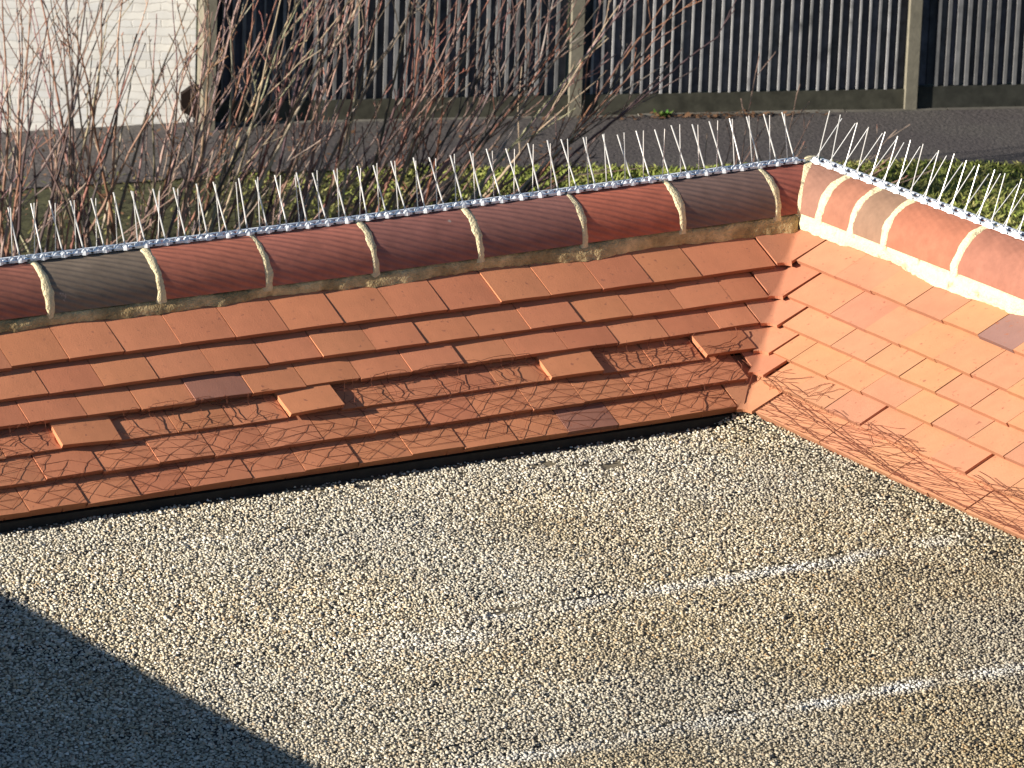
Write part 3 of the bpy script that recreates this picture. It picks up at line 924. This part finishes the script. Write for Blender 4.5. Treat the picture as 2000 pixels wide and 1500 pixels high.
# ------------------------------------------------------------------ bare shrubs
HX = Vector((RT.x, RT.y, 0)).normalized()      # to the right, square to the view; only sets which way the stems lean
HY = Vector((-HX.y, HX.x, 0))
brn = random.Random(33)
TINTS = [(.27, .18, .145), (.31, .19, .15), (.19, .13, .11), (.38, .28, .22), (.28, .135, .095), (.09, .065, .06), (.41, .31, .25)]
def grow(mb, p, d, length, r0, depth, tint, curve):
    pts = [p.copy()]; rad = [r0]
    seg = .075 if depth == 0 else .055
    n = max(3, int(length / seg)); side = brn.choice((-1, 1))
    d = d.normalized()
    phs = brn.uniform(0, 6.3)
    for k in range(n):
        z = Vector((brn.uniform(-1, 1), brn.uniform(-1, 1), brn.uniform(-.4, .4))) * .055
        zig = (HX * math.cos(phs + k * 2.4) + HY * math.sin(phs + k * 2.4)) * .055
        d = (d + z + zig + Vector((0, 0, curve))).normalized()
        p = p + d * seg
        pts.append(p.copy())
        f = 1 - .72 * (k + 1) / n
        node = 1.0
        if k % 2 == 1: node = 1.28
        rad.append(max(.0034, r0 * f) * node)
        if depth < 2 and k > (2 if depth == 0 else 0) and brn.random() < (.115 if depth == 0 else .09):
            side = -side
            t = brn.uniform(-1.2, 1.2)
            o = (HX * side * math.cos(t) + HY * math.sin(t))
            bd = (d * 1.0 + o * brn.uniform(.35, .75)).normalized()
            grow(mb, p, bd, length * brn.uniform(.18, .45) * (1 - .3 * k / n), r0 * f * .62, depth + 1, tint, curve * .6 + .01)
        elif brn.random() < (.16 if depth else .10):
            o = Vector((brn.uniform(-1, 1), brn.uniform(-1, 1), brn.uniform(0, 1))).normalized()
            q = p + (d + o * .8).normalized() * brn.uniform(.018, .04)
            mb.tube([p, p.lerp(q, .55), q], [.003, .0048, .0018], 4, (tint[0] * 1.1, tint[1] * .8, tint[2] * .75), cap=False)
    mb.tube(pts, rad, 5, tint, cap=False)
def groundpt(u, v):
    d = FW + RT * ((u - 1000) / 10008.6) + UP * ((750 - v) / 10008.6)
    t = (GZ - CAM.z) / d.z
    return CAM + d * t
# where each clump stands (read off the photo, on the ground), how it leans, how many stems
CLUMPS = [
 ((-30, 520), 6, 13, .22, 'upright bare shrub at the far left edge, in front of the pale wall'),
 ((95, 515), 3, 15, .20, 'bare shrub with reddish upright stems in front of the pale wall, second from the left'),
 ((205, 505), 4, 17, .20, 'dense bare shrub with dark thick stems in the middle of the pale wall'),
 ((325, 490), 12, 16, .22, 'bare shrub before the right end of the pale wall, leaning over the left fence post'),
 ((455, 470), 19, 17, .22, 'bare shrub with many twigs leaning right in front of the fence beside the left post'),
 ((585, 455), 21, 18, .22, 'tangled reddish bare shrub before the left fence panel, its middle one of three'),
 ((715, 440), 25, 18, .22, 'bare shrub with pale leaning stems just left of the broken dark stump'),
 ((850, 415), 32, 17, .20, 'widely leaning bare shrub before the middle fence post'),
 ((950, 400), 46, 12, .16, 'low arching bare shrub on the right, its thin stems reaching across the right fence panel'),
]
for ci, (px, lean, ns, spread, label) in enumerate(CLUMPS):
    c = groundpt(*px)
    t = empty('bare_shrub', c, label, 'shrub', 'bare winter shrubs along the path')
    for k in range(int(ns * (1.0 if ci < 4 else .88))):
        base = c + HX * brn.gauss(0, spread) + HY * brn.gauss(0, .16)
        base.z = GZ - .02
        le = R(lean + brn.gauss(0, 7.5)); dl = R(brn.gauss(-2, 9))
        if ci < 4 and brn.random() < .16: le = R(brn.uniform(-32, -12))
        d = HX * math.sin(le) + HY * math.sin(dl) + Vector((0, 0, math.cos(le)))
        ln = brn.uniform(1.5, 2.9) if ci < 8 else brn.uniform(1.2, 2.6)
        m = MB()
        grow(m, base, d, ln, brn.uniform(.0080, .0140), 0, tuple(x * brn.uniform(.85, 1.15) for x in brn.choice(TINTS)), .012 if ci < 7 else .004)
        m.build('stem', M['bark'], t, smooth=True)
    # short basal twigs
    for k in range(8):
        m = MB()
        base = c + HX * brn.gauss(0, spread * 1.5) + HY * brn.gauss(0, .3); base.z = GZ - .02
        le = R(lean * .6 + brn.gauss(0, 24)); d = HX * math.sin(le) + HY * brn.gauss(0, .3) + Vector((0, 0, math.cos(le)))
        grow(m, base, d, brn.uniform(.5, 1.2), .0055, 1, brn.choice(TINTS), .0)
        m.build('twig', M['bark'], t, smooth=True)
# a sparse low shrub whose twigs show above the ridge corner
c = groundpt(1480, 390)
t = empty('bare_shrub', c, 'low sparse bare shrub whose few thin twigs rise behind the ridge corner', 'shrub', 'bare winter shrubs along the path')
for k in range(20):
    base = c + HX * brn.uniform(-.55, .75) + HY * brn.gauss(0, .15); base.z = GZ - .02
    le = R(brn.uniform(-5, 62)); d = HX * math.sin(le) + HY * brn.gauss(0, .2) + Vector((0, 0, math.cos(le)))
    m = MB(); grow(m, base, d, brn.uniform(.4, .85) if k > 1 else 1.25, .0060, 1, brn.choice(TINTS[:5]), .003)
    m.build('stem', M['bark'], t, smooth=True)
# dark stump seen between the spikes
c = groundpt(838, 392)
t = empty('dark_stump', c, 'short black broken stump leaning in the grass behind the spikes', 'stump')
m = MB(); d = (HX * .75 + Vector((0, 0, .75)) + HY * -.2).normalized()
m.tube([c - Z * .05, c + d * .08, c + d * .17, c + d * .25, c + d * .29 + Z * .05], [.05, .052, .047, .040, .008], 7, (.012, .010, .010))
m.build('trunk', M['bark'], t)
